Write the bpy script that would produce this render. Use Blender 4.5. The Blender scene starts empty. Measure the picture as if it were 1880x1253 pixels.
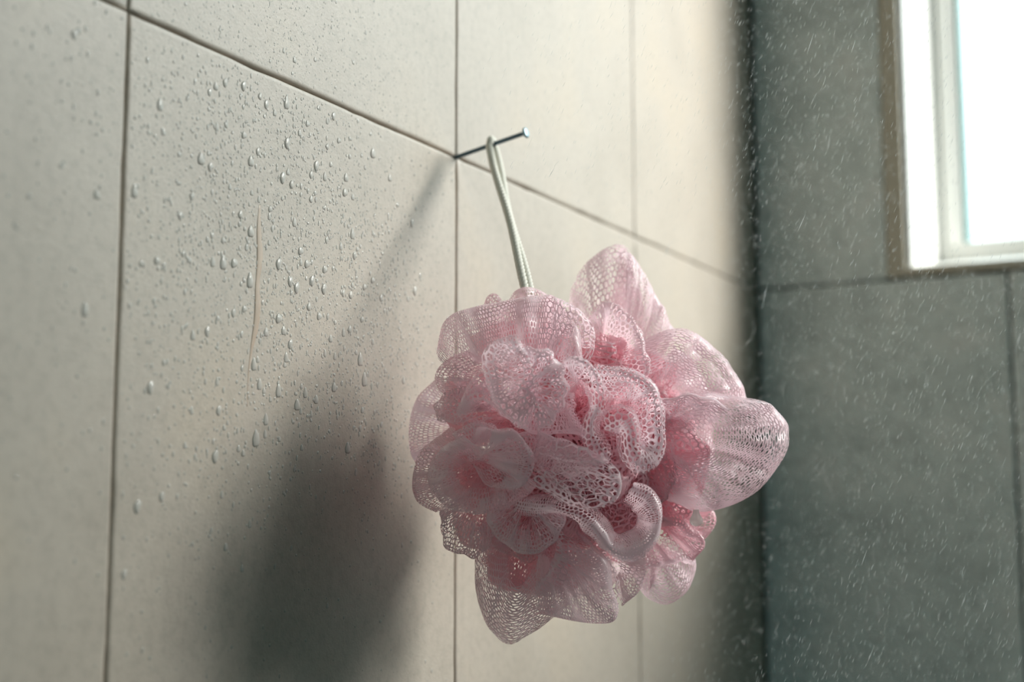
import bpy, bmesh, math, random
import numpy as np
from mathutils import Vector, Matrix

S = bpy.context.scene
COL = S.collection
# ------------------------------------------------------------------ camera, sky, exposure
# world frame (metres): X comes out of the left wall, Y runs along it towards the window wall, Z up;
# the nail goes into the wall at the origin.
YAW, PITCH, ROLL, FPX = 0.4885, 0.1205, -0.0010, 2486.16
CAM = Vector((0.2924, -0.4987, -0.1509))
fwd = Vector((-math.sin(YAW)*math.cos(PITCH), math.cos(YAW)*math.cos(PITCH), math.sin(PITCH)))
rgt = fwd.cross(Vector((0, 0, 1))).normalized()
up = rgt.cross(fwd)
c_, s_ = math.cos(ROLL), math.sin(ROLL)
rgt, up = c_*rgt + s_*up, -s_*rgt + c_*up
cd = bpy.data.cameras.new('camera')
cam = bpy.data.objects.new('camera', cd)
COL.objects.link(cam)
cam.matrix_world = Matrix(((rgt.x, up.x, -fwd.x, CAM.x), (rgt.y, up.y, -fwd.y, CAM.y), (rgt.z, up.z, -fwd.z, CAM.z), (0, 0, 0, 1)))
cd.sensor_width = 36.0
cd.lens = 36.0*FPX/1880.0
cd.clip_start = 0.01
cd.dof.use_dof = True
cd.dof.focus_distance = 0.492
cd.dof.aperture_fstop = 6.3
S.camera = cam

w = bpy.data.worlds.new('overcast_sky')
S.world = w
w.use_nodes = True
bg = w.node_tree.nodes['Background']
# overcast sky: three times as bright overhead as at the horizon, over darker ground
wn, wl_ = w.node_tree.nodes, w.node_tree.links
wtc = wn.new('ShaderNodeTexCoord'); wsx = wn.new('ShaderNodeSeparateXYZ')
wl_.new(wtc.outputs['Generated'], wsx.inputs[0])
wmr = wn.new('ShaderNodeMapRange'); wmr.inputs[1].default_value, wmr.inputs[2].default_value = -1.0, 1.0
wl_.new(wsx.outputs['Z'], wmr.inputs[0])
wrp = wn.new('ShaderNodeValToRGB')
el_ = wrp.color_ramp.elements
el_[0].position, el_[0].color = 0.0, (.07, .08, .075, 1)
el_[1].position, el_[1].color = 1.0, (.74, .94, 1.0, 1)
for p_, c_ in ((.485, (.09, .095, .085, 1)), (.50, (.31, .345, .345, 1))):
    e_ = el_.new(p_); e_.color = c_
wl_.new(wmr.outputs[0], wrp.inputs[0])
wl_.new(wrp.outputs[0], bg.inputs['Color'])
bg.inputs['Strength'].default_value = 3.1
# the sun behind thin cloud: a broad soft disc, upper right beyond the window
sl = bpy.data.lights.new('hazy_sun', 'SUN')
sl.energy = 5.6
sl.angle = math.radians(36)
sl.color = (1.0, .937, .885)
so = bpy.data.objects.new('hazy_sun', sl)
so.rotation_euler = Vector((.091, .053, .066)).to_track_quat('Z', 'Y').to_euler()
so.location = (2.5, 2.2, 1.6)
COL.objects.link(so)

S.view_settings.view_transform = 'Standard'
S.view_settings.look = 'None'
S.view_settings.gamma = 1.0
S.view_settings.use_curve_mapping = False
S.view_settings.exposure = 0.84
S.cycles.use_denoising = True
S.cycles.max_bounces = 14
S.cycles.diffuse_bounces = 7
S.cycles.transmission_bounces = 8
S.cycles.transparent_max_bounces = 12

# ------------------------------------------------------------------ helpers
def mesh_obj(name, verts, faces, mat, parent=None, smooth=False):
    me = bpy.data.meshes.new(name)
    me.from_pydata([tuple(v) for v in verts], [], faces)
    me.update()
    if smooth:
        me.shade_smooth()
    if mat:
        me.materials.append(mat)
    o = bpy.data.objects.new(name, me)
    COL.objects.link(o)
    if parent:
        o.parent = parent
    return o

def bm_obj(name, bm, mat, parent=None, smooth=False):
    me = bpy.data.meshes.new(name)
    bm.to_mesh(me)
    bm.free()
    if smooth:
        me.shade_smooth()
    if mat:
        me.materials.append(mat)
    o = bpy.data.objects.new(name, me)
    COL.objects.link(o)
    if parent:
        o.parent = parent
    return o

def quads_obj(name, V, Q, mat, parent=None, smooth=True):
    """numpy verts (n,3) and quads (m,4)"""
    me = bpy.data.meshes.new(name)
    me.vertices.add(len(V))
    me.vertices.foreach_set('co', np.ascontiguousarray(V, dtype=np.float32).ravel())
    me.loops.add(4*len(Q))
    me.loops.foreach_set('vertex_index', np.ascontiguousarray(Q, dtype=np.int32).ravel())
    me.polygons.add(len(Q))
    me.polygons.foreach_set('loop_start', np.arange(0, 4*len(Q), 4, dtype=np.int32))
    me.update(calc_edges=True)
    me.validate()
    if smooth:
        me.shade_smooth()
    me.materials.append(mat)
    o = bpy.data.objects.new(name, me)
    COL.objects.link(o)
    if parent:
        o.parent = parent
    return o

def tag(o, label, cat=None, group=None, kind=None):
    o['label'] = label
    if cat:
        o['category'] = cat
    if group:
        o['group'] = group
    if kind:
        o['kind'] = kind
    return o

def empty(name, loc):
    o = bpy.data.objects.new(name, None)
    o.empty_display_size = 0.02
    o.location = loc
    COL.objects.link(o)
    return o

def boxes_bm(boxes, bevel=0.0):
    bm = bmesh.new()
    for (x0, x1, y0, y1, z0, z1) in boxes:
        r = bmesh.ops.create_cube(bm, size=1.0)
        for v in r['verts']:
            v.co = Vector((x0+(v.co.x+.5)*(x1-x0), y0+(v.co.y+.5)*(y1-y0), z0+(v.co.z+.5)*(z1-z0)))
    if bevel:
        bmesh.ops.bevel(bm, geom=bm.edges[:], offset=bevel, segments=2, affect='EDGES')
    return bm

def tube(path, radii, seg=10, cap=True):
    """tube along a polyline (list of Vectors) -> verts, faces"""
    V, F = [], []
    n = len(path)
    ref = Vector((0, 0, 1))
    t0 = (path[1]-path[0]).normalized()
    if abs(t0.dot(ref)) > .9:
        ref = Vector((1, 0, 0))
    a = (ref - t0*ref.dot(t0)).normalized()
    for i, p in enumerate(path):
        t = (path[min(i+1, n-1)]-path[max(i-1, 0)]).normalized()
        a = (a - t*a.dot(t)).normalized()
        b = t.cross(a)
        r = radii[i] if hasattr(radii, '__len__') else radii
        for k in range(seg):
            th = 2*math.pi*k/seg
            V.append(p + r*(math.cos(th)*a+math.sin(th)*b))
    for i in range(n-1):
        for k in range(seg):
            k2 = (k+1) % seg
            F.append((i*seg+k, i*seg+k2, (i+1)*seg+k2, (i+1)*seg+k))
    if cap:
        F.append(tuple(range(seg))[::-1])
        F.append(tuple((n-1)*seg+k for k in range(seg)))
    return V, F

# ------------------------------------------------------------------ materials
def new_mat(name):
    m = bpy.data.materials.new(name)
    m.use_nodes = True
    nt = m.node_tree
    return m, nt, nt.nodes['Principled BSDF'], nt.nodes['Material Output']

def N(nt, kind, **kw):
    n = nt.nodes.new(kind)
    for k, v in kw.items():
        if k in n.inputs:
            n.inputs[k].default_value = v
        else:
            setattr(n, k, v)
    return n

def ramp(nt, stops):
    r = nt.nodes.new('ShaderNodeValToRGB')
    el = r.color_ramp.elements
    while len(el) > 1:
        el.remove(el[-1])
    el[0].position, el[0].color = stops[0][0], (*stops[0][1], 1)
    for p, c in stops[1:]:
        e = el.new(p)
        e.color = (*c, 1)
    return r

def plain(name, col, rough=.5, metal=0.0, spec=.5):
    m, nt, b, o = new_mat(name)
    b.inputs['Base Color'].default_value = (*col, 1)
    b.inputs['Roughness'].default_value = rough
    b.inputs['Metallic'].default_value = metal
    b.inputs['Specular IOR Level'].default_value = spec
    return m

def tile_material(name, c0, c1, c2, rough, speck, fine_scale, bump, big=14.0, mid=260.0):
    m, nt, b, o = new_mat(name)
    L = nt.links.new
    tc = N(nt, 'ShaderNodeTexCoord')
    n1 = N(nt, 'ShaderNodeTexNoise', Scale=big, Detail=5.0, Roughness=.55)
    L(tc.outputs['Object'], n1.inputs['Vector'])
    r1 = ramp(nt, [(.30, c0), (.52, c1), (.72, c2)])
    L(n1.outputs['Fac'], r1.inputs['Fac'])
    n2 = N(nt, 'ShaderNodeTexNoise', Scale=mid, Detail=4.0, Roughness=.65)
    L(tc.outputs['Object'], n2.inputs['Vector'])
    r2 = ramp(nt, [(.34, (1-speck,)*3), (.50, (1.0,)*3), (.68, (1+speck*.5,)*3)])
    L(n2.outputs['Fac'], r2.inputs['Fac'])
    mx = N(nt, 'ShaderNodeMix', data_type='RGBA', blend_type='MULTIPLY')
    mx.inputs[0].default_value = 1.0
    L(r1.outputs['Color'], mx.inputs[6])
    L(r2.outputs['Color'], mx.inputs[7])
    L(mx.outputs[2], b.inputs['Base Color'])
    b.inputs['Roughness'].default_value = rough
    b.inputs['Specular IOR Level'].default_value = .4
    n3 = N(nt, 'ShaderNodeTexNoise', Scale=fine_scale, Detail=3.0, Roughness=.6)
    L(tc.outputs['Object'], n3.inputs['Vector'])
    bp = N(nt, 'ShaderNodeBump', Strength=bump, Distance=.0006)
    L(n3.outputs['Fac'], bp.inputs['Height'])
    L(bp.outputs['Normal'], b.inputs['Normal'])
    return m

M_TILE = tile_material('beige_ceramic', (.42, .370, .313), (.472, .418, .358), (.50, .432, .355), .42, .10, 900.0, .25)
M_TILE_BACK = tile_material('grey_stone_ceramic', (.56, .61, .605), (.69, .745, .735), (.77, .795, .78), .5, .16, 420.0, .3, 30.0, 160.0)

def grout_material():
    m, nt, b, o = new_mat('stained_grout')
    L = nt.links.new
    tc = N(nt, 'ShaderNodeTexCoord')
    n1 = N(nt, 'ShaderNodeTexNoise', Scale=70.0, Detail=6.0, Roughness=.7)
    L(tc.outputs['Object'], n1.inputs['Vector'])
    r1 = ramp(nt, [(.40, (.02, .03, .03)), (.50, (.10, .12, .12)), (.66, (.40, .41, .39))])
    L(n1.outputs['Fac'], r1.inputs['Fac'])
    L(r1.outputs['Color'], b.inputs['Base Color'])
    b.inputs['Roughness'].default_value = .9
    bp = N(nt, 'ShaderNodeBump', Strength=.6, Distance=.001)
    L(n1.outputs['Fac'], bp.inputs['Height'])
    L(bp.outputs['Normal'], b.inputs['Normal'])
    return m
M_GROUT = grout_material()

def net_material(name, c_face, c_through, thru):
    m, nt, b, o = new_mat(name)
    L = nt.links.new
    b.inputs['Base Color'].default_value = (*c_face, 1)
    b.inputs['Roughness'].default_value = .27
    b.inputs['Specular IOR Level'].default_value = .5
    tr = N(nt, 'ShaderNodeBsdfTranslucent', Color=(*c_through, 1))
    mix = N(nt, 'ShaderNodeMixShader')
    mix.inputs[0].default_value = thru
    L(b.outputs['BSDF'], mix.inputs[1])
    L(tr.outputs['BSDF'], mix.inputs[2])
    L(mix.outputs[0], o.inputs['Surface'])
    return m
M_NET = net_material('pink_nylon_net', (.98, .84, .88), (.985, .78, .83), .48)
M_NET_BOUNCE_TINT = net_material('pink_nylon_net_bounce_tint', (.965, .68, .73), (.965, .62, .68), .42)  # same net, with the deep pink of inter-reflected light put into its colour

def water_material(name, tr, col):
    m, nt, b, o = new_mat(name)
    b.inputs['Base Color'].default_value = (*col, 1)
    b.inputs['Roughness'].default_value = .06
    b.inputs['IOR'].default_value = 1.33
    b.inputs['Transmission Weight'].default_value = tr
    return m
M_WATER = water_material('clear_water', 1.0, (1, 1, 1))
def bead_material():
    m, nt, b, o = new_mat('cloudy_water_beads')
    L = nt.links.new
    d_ = N(nt, 'ShaderNodeBsdfDiffuse', Color=(.80, .775, .72, 1))
    t_ = N(nt, 'ShaderNodeBsdfTransparent', Color=(.98, .985, .98, 1))
    g_ = N(nt, 'ShaderNodeBsdfGlossy', Roughness=.09)
    f_ = N(nt, 'ShaderNodeFresnel', IOR=1.5)
    mx = N(nt, 'ShaderNodeMixShader')
    mx.inputs[0].default_value = .5
    L(t_.outputs[0], mx.inputs[1]); L(d_.outputs[0], mx.inputs[2])
    m2 = N(nt, 'ShaderNodeMixShader')
    fm = N(nt, 'ShaderNodeMath', operation='MULTIPLY')
    L(f_.outputs[0], fm.inputs[0]); fm.inputs[1].default_value = .6
    L(fm.outputs[0], m2.inputs[0]); L(mx.outputs[0], m2.inputs[1]); L(g_.outputs[0], m2.inputs[2])
    L(m2.outputs[0], o.inputs['Surface'])
    return m
M_BEAD = bead_material()

def pane_material():
    m, nt, b, o = new_mat('clear_glass')
    L = nt.links.new
    t = N(nt, 'ShaderNodeBsdfTransparent', Color=(.97, .99, .985, 1))
    g = N(nt, 'ShaderNodeBsdfGlossy', Roughness=.02)
    f = N(nt, 'ShaderNodeFresnel', IOR=1.5)
    ge = N(nt, 'ShaderNodeNewGeometry')
    io = N(nt, 'ShaderNodeMapRange')
    io.inputs[3].default_value, io.inputs[4].default_value = 1.5, 1/1.5   # same reflectance on both faces of the thin pane
    L(ge.outputs['Backfacing'], io.inputs[0])
    L(io.outputs[0], f.inputs['IOR'])
    mx = N(nt, 'ShaderNodeMixShader')
    L(f.outputs[0], mx.inputs[0])
    L(t.outputs[0], mx.inputs[1])
    L(g.outputs[0], mx.inputs[2])
    L(mx.outputs[0], o.inputs['Surface'])
    return m
M_GLASS = pane_material()
def spray_material():
    m, nt, b, o = new_mat('spray_water')
    b.inputs['Base Color'].default_value = (.95, .97, .97, 1)
    b.inputs['Roughness'].default_value = .1
    tl = N(nt, 'ShaderNodeBsdfTranslucent', Color=(.95, .98, .98, 1))
    tp = N(nt, 'ShaderNodeBsdfTransparent')
    m1, m2 = N(nt, 'ShaderNodeMixShader'), N(nt, 'ShaderNodeMixShader')
    m1.inputs[0].default_value, m2.inputs[0].default_value = .6, .45
    L = nt.links.new
    L(b.outputs[0], m1.inputs[1]); L(tl.outputs[0], m1.inputs[2])
    L(m1.outputs[0], m2.inputs[1]); L(tp.outputs[0], m2.inputs[2]); L(m2.outputs[0], o.inputs['Surface'])
    return m
M_SPRAY = spray_material()
M_PVC = plain('grey_white_plastic', (.84, .83, .79), .35)
M_SEAL = plain('teal_rubber_seal', (.05, .20, .19), .6)
M_REVEAL = plain('white_painted_reveal', (.86, .85, .82), .35)
M_TRIM = plain('bronze_edge_trim', (.52, .47, .38), .4)
M_STEEL = plain('blue_grey_steel', (.075, .12, .15), .38, .75)
M_STEEL_HEAD = plain('worn_steel', (.30, .40, .45), .35, .7)
M_CORD = plain('cream_nylon_cord', (.72, .70, .62), .6)
M_PAINT = plain('dark_green_grey_paint', (.17, .30, .30), .7)
M_PAINT_FRONT = plain('pale_green_paint', (.64, .85, .86), .7)
M_FLOOR = plain('grey_floor_ceramic', (.46, .54, .53), .5)
M_CEIL = plain('white_ceiling_paint', (.80, .83, .82), .8)

# ------------------------------------------------------------------ the room
YB = 0.4197          # front face of the window wall
X1, Y0, ZF, ZC = 1.60, -1.35, -1.35, 1.30
TH = .008            # tile thickness
WX0, WX1, WZ0, WZ1 = .1045, 1.06, .0066, 1.00   # window opening
YW = .560            # outer side of the window wall
LW = tag(bm_obj('wall_left', boxes_bm([(-.12, -.0030, Y0-.1, YB+.0122, ZF-.05, ZC+.05)]), M_GROUT), 'beige tiled shower wall on the left behind the pink pouf', kind='structure')
yb_ = YB+.0022
BW = tag(bm_obj('wall_back', boxes_bm([(-.12, WX0, yb_, YW, ZF-.1, ZC+.1), (WX1, X1+.1, yb_, YW, ZF-.1, ZC+.1),
                                       (WX0, WX1, yb_, YW, ZF, WZ0), (WX0, WX1, yb_, YW, WZ1, ZC)]), M_GROUT), 'grey tiled shower wall with the bright window', kind='structure')
tag(bm_obj('wall_right', boxes_bm([(X1, X1+.1, Y0-.1, yb_+.01, ZF-.05, ZC+.05)]), M_PAINT), 'dark green grey painted wall facing the tiled shower wall', kind='structure')
tag(bm_obj('wall_front', boxes_bm([(-.05, X1+.05, Y0-.1, Y0, ZF-.05, ZC+.05)]), M_PAINT_FRONT), 'pale green painted wall facing the window', kind='structure')
tag(bm_obj('floor', boxes_bm([(-.12, X1+.1, Y0-.1, YW, ZF-.1, ZF)]), M_FLOOR), 'grey shower floor', kind='structure')
tag(bm_obj('ceiling', boxes_bm([(-.12, X1+.1, Y0-.1, YW, ZC, ZC+.1)]), M_CEIL), 'white bathroom ceiling', kind='structure')

def tile_mesh(w_, h_, t_, seed, edge=.0008, chip=.00020):
    """tile lying in the local u/v plane, front at n=0, back at n=-t_; slightly wavy arrises"""
    rnd = random.Random(seed)
    outline = []
    nu, nv = max(8, int(w_/.006)), max(8, int(h_/.006))
    for i in range(nu): outline.append((i/nu*w_, 0, 0, 1))
    for i in range(nv): outline.append((w_, i/nv*h_, -1, 0))
    for i in range(nu): outline.append((w_-i/nu*w_, h_, 0, -1))
    for i in range(nv): outline.append((0, h_-i/nv*h_, 1, 0))
    ph = [rnd.uniform(0, 6.28) for _ in range(4)]
    V, F = [], []
    n = len(outline)
    jit = [chip*(math.sin(i*.53+ph[0])+.7*math.sin(i*1.31+ph[1])+rnd.uniform(-1, 1.2)*.8) for i in range(n)]
    levels = [(0, -t_), (0, -edge), (edge*.25, -edge*.5), (edge*.75, -edge*.16), (edge*1.5, -edge*.03), (edge*2.2, 0)]
    for (ins, dep) in levels:
        for i, (u, v, a, b) in enumerate(outline):
            k = (i//max(1, 1))
            j = max(0, jit[i]) if dep > -t_ else 0
            cu = min(max(u + a*(ins+j), ins), w_-ins)
            cv = min(max(v + b*(ins+j), ins), h_-ins)
            V.append((cu, cv, dep))
    for l in range(len(levels)-1):
        for i in range(n):
            i2 = (i+1) % n
            F.append((l*n+i, l*n+i2, (l+1)*n+i2, (l+1)*n+i))
    F.append(tuple((len(levels)-1)*n+i for i in range(n)))
    return V, F

def add_tile(parent, mat, plane, a0, a1, z0, z1, proud, seed, label=None):
    V, F = tile_mesh(a1-a0, z1-z0, TH-.0005, seed)
    if plane == 'L':
        P = [(n_+proud, a0+u_, z0+v_) for (u_, v_, n_) in V]
        F = [f for f in F]
    else:
        P = [(a0+u_, YB-n_-proud, z0+v_) for (u_, v_, n_) in V]
    me_o = mesh_obj('tile', P, F, mat, parent)
    bm = bmesh.new(); bm.from_mesh(me_o.data); bmesh.ops.recalc_face_normals(bm, faces=bm.faces[:]); bm.to_mesh(me_o.data); bm.free()
    me_o.data.shade_smooth()
    big = max(me_o.data.polygons, key=lambda p: p.area)   # the glazed face stays flat, only the arris is rounded
    big.use_smooth = False
    if label:
        me_o['label'] = label
    return me_o

# left wall: columns meet at the nail (Y = 0)
cols = [-1.40, -1.20, -1.0, -.80, -.60, -.40, -.20, 0.0, .20, YB+.0015]
rows = [-1.35, -1.2, -.9, -.6, -.30, 0.0, .30, .6, .9, 1.2, 1.30]
sd = 0
gapH = .0007
for i in range(len(cols)-1):
    for j in range(len(rows)-1):
        sd += 1
        gl = .0007 if abs(cols[i]+.2) < .01 else .0005
        gr = .0007 if abs(cols[i+1]+.2) < .01 else .0005
        pr = .0006 if cols[i+1] < -.19 else 0.0
        zt = 0.0 if abs(rows[j+1]) > 1e-6 else .0003
        add_tile(LW, M_TILE, 'L', cols[i]+gl*.8, cols[i+1]-gr*.8, rows[j]+gapH*.5, rows[j+1]-gapH*.5, pr+zt, sd)
# window wall
bx = [0.0015, .1694, .3694, .5694, .7694, .9694, 1.1694, 1.3694, 1.5694, X1]
for i in range(len(bx)-1):
    for j in range(len(rows)-1):
        sd += 1
        x0, x1 = bx[i]+.0008, bx[i+1]-.0008
        z0, z1 = rows[j]+.0009, rows[j+1]-.0009
        tz = .012  # width of the edge trim round the opening
        # cut tiles round the opening
        ox0, ox1, oz0, oz1 = WX0-tz, WX1+tz, WZ0-tz*.45, WZ1+tz
        if x1 <= ox0 or x0 >= ox1 or z1 <= oz0+.006 or z0 >= oz1:
            if z1 > oz0 and z0 < oz0 and x1 > ox0 and x0 < ox1:
                z1 = oz0-.0006
            add_tile(BW, M_TILE_BACK, 'B', x0, x1, z0, z1, 0, sd)
        else:
            if x0 < ox0-.004:
                add_tile(BW, M_TILE_BACK, 'B', x0, ox0-.0005, z0, z1, 0, sd)
            if x1 > ox1+.004:
                add_tile(BW, M_TILE_BACK, 'B', ox1+.0005, x1, z0, z1, 0, sd)
            if z1 > oz1+.004:
                add_tile(BW, M_TILE_BACK, 'B', max(x0, ox0), min(x1, ox1), oz1+.0005, z1, 0, sd)

# window
tzz = .0118
trim = tag(bm_obj('trim_1', boxes_bm([(WX0-tzz, WX0, YB-.0012, YB+.01, WZ0-tzz*.45, WZ1+tzz), (WX1, WX1+tzz, YB-.0012, YB+.01, WZ0-tzz*.45, WZ1+tzz),
                                      (WX0, WX1, YB-.0012, YB+.01, WZ0-tzz*.45, WZ0), (WX0, WX1, YB-.0012, YB+.01, WZ1, WZ1+tzz)], .0008), M_TRIM),
           'brown edge strip round the window opening', kind='structure')
win = empty('window_1', (WX0, YW-.02, WZ0))
tag(win, 'bright window with a grey white frame set deep in the tiled wall', kind='structure')
win_inv = Matrix.Translation(-win.location)
def wpart(name, bm, mat):
    o = bm_obj(name, bm, mat, win)
    o.matrix_parent_inverse = win_inv
    return o
SILL = .022
# reveal lining: left, right, top boards, and a sill that falls towards the room
wpart('reveal_board', boxes_bm([(WX0-.0, WX0+.002, YB+.011, YW-.0281, WZ0, WZ1)]), M_REVEAL)
wpart('reveal_board', boxes_bm([(WX1-.002, WX1, YB+.011, YW-.0281, WZ0, WZ1)]), M_REVEAL)
wpart('reveal_board', boxes_bm([(WX0, WX1, YB+.011, YW-.0281, WZ1-.002, WZ1)]), M_REVEAL)
o = mesh_obj('sill', [(WX0, YB+.001, WZ0-.004), (WX1, YB+.001, WZ0-.004), (WX1, YW-.0282, WZ0-.004), (WX0, YW-.0282, WZ0-.004),
                  (WX0, YB+.001, WZ0+.001), (WX1, YB+.001, WZ0+.001), (WX1, YW-.0282, WZ0+SILL), (WX0, YW-.0282, WZ0+SILL)],
         [(3, 2, 1, 0), (4, 5, 6, 7), (0, 1, 5, 4), (1, 2, 6, 5), (2, 3, 7, 6), (3, 0, 4, 7)], M_REVEAL, win)
o.matrix_parent_inverse = win_inv
fy0, fy1 = YW-.028, YW+.012
fw = .0105
zb = WZ0+SILL-.004
wpart('window_frame', boxes_bm([(WX0+.0001, WX0+.002+fw, fy0, fy1, zb-.013, WZ1), (WX1-.002-fw, WX1, fy0, fy1, zb-.013, WZ1),
                                (WX0+.002+fw, WX1-.002-fw, fy0, fy1, zb-.013, zb+.0165), (WX0+.002+fw, WX1-.002-fw, fy0, fy1, WZ1-.02, WZ1)], .0006), M_PVC)
bx0, bz0 = WX0+.002+fw, zb+.0165
wpart('glazing_bead', boxes_bm([(bx0, bx0+.0045, fy0+.012, fy1-.004, bz0, WZ1-.02), (WX1-.002-fw-.0045, WX1-.002-fw, fy0+.012, fy1-.004, bz0, WZ1-.02),
                                (bx0+.0045, WX1-.002-fw-.0045, fy0+.012, fy1-.004, bz0, bz0+.003)], .0005), M_REVEAL)
wpart('rubber_seal', boxes_bm([(bx0+.0045, bx0+.0072, fy0+.02, fy1-.006, bz0+.003, WZ1-.02), (bx0+.0072, WX1-.03, fy0+.02, fy1-.006, bz0+.003, bz0+.0045)]), M_SEAL)
wpart('pane', boxes_bm([(bx0+.001, WX1-.002-fw-.001, fy0+.026, fy0+.030, bz0+.001, WZ1-.021)]), M_GLASS)
# the opening is sampled as a portal to the sky (gives no light of its own)
pl = bpy.data.lights.new('window_portal', 'AREA')
pl.shape = 'RECTANGLE'; pl.size = WX1-WX0; pl.size_y = WZ1-WZ0
pl.cycles.is_portal = True
po = bpy.data.objects.new('window_portal', pl)
po.location = ((WX0+WX1)/2, YW+.02, (WZ0+WZ1)/2)
po.rotation_euler = (-math.pi/2, 0, 0)
COL.objects.link(po)

# ------------------------------------------------------------------ nail
nail_tip = Vector((-.012, 0, -.0022))
nail_head = Vector((.0342, -.0004, .0063))
nroot = empty('nail', (0, 0, 0))
tag(nroot, 'blue grey steel nail driven into the tile joint above the pink pouf', 'nail')
V, F = tube([nail_tip.lerp(nail_head, t) for t in (0, .2, .4, .6, .8, .97, 1)], .00092, 14)
mesh_obj('shank', V, F, M_STEEL, nroot, True)
ax = (nail_head-nail_tip).normalized()
V, F = tube([nail_head-ax*.0011, nail_head-ax*.0003, nail_head+ax*.0002, nail_head+ax*.0006, nail_head+ax*.0008], [.0010, .00225, .00240, .0022, .0016], 20)
o = mesh_obj('nail_head', V, F, M_STEEL_HEAD, nroot, True)
o['label'] = 'round worn nail head, paler than the shank'

# ------------------------------------------------------------------ the pouf: ruffles of fine net gathered on a cord
LC = Vector((0.0738, -0.0225, -0.1285))
pouf = empty('shower_pouf', LC)
tag(pouf, 'pink net shower pouf of ruffled mesh hanging from the nail by a cream cord', 'shower pouf')
NF = np.array(fwd)*-1.0     # towards the open room

rng = np.random.default_rng(11)
def catmull(P, n):
    P = np.asarray(P, float)
    Q = np.vstack([2*P[0]-P[1], P, 2*P[-1]-P[-2]])
    m = len(P)-1
    dens = []
    for i in range(m):
        t = np.linspace(0, 1, 24, endpoint=(i == m-1))[:, None]
        p0, p1, p2, p3 = Q[i], Q[i+1], Q[i+2], Q[i+3]
        dens.append(.5*((2*p1)+(-p0+p2)*t+(2*p0-5*p1+4*p2-p3)*t*t+(-p0+3*p1-3*p2+p3)*t**3))
    D = np.vstack(dens)
    l = np.concatenate([[0], np.cumsum(np.linalg.norm(np.diff(D, axis=0), axis=1))])
    s = np.linspace(0, l[-1], n)
    return np.stack([np.interp(s, l, D[:, k]) for k in range(3)], 1), l[-1]

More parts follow.
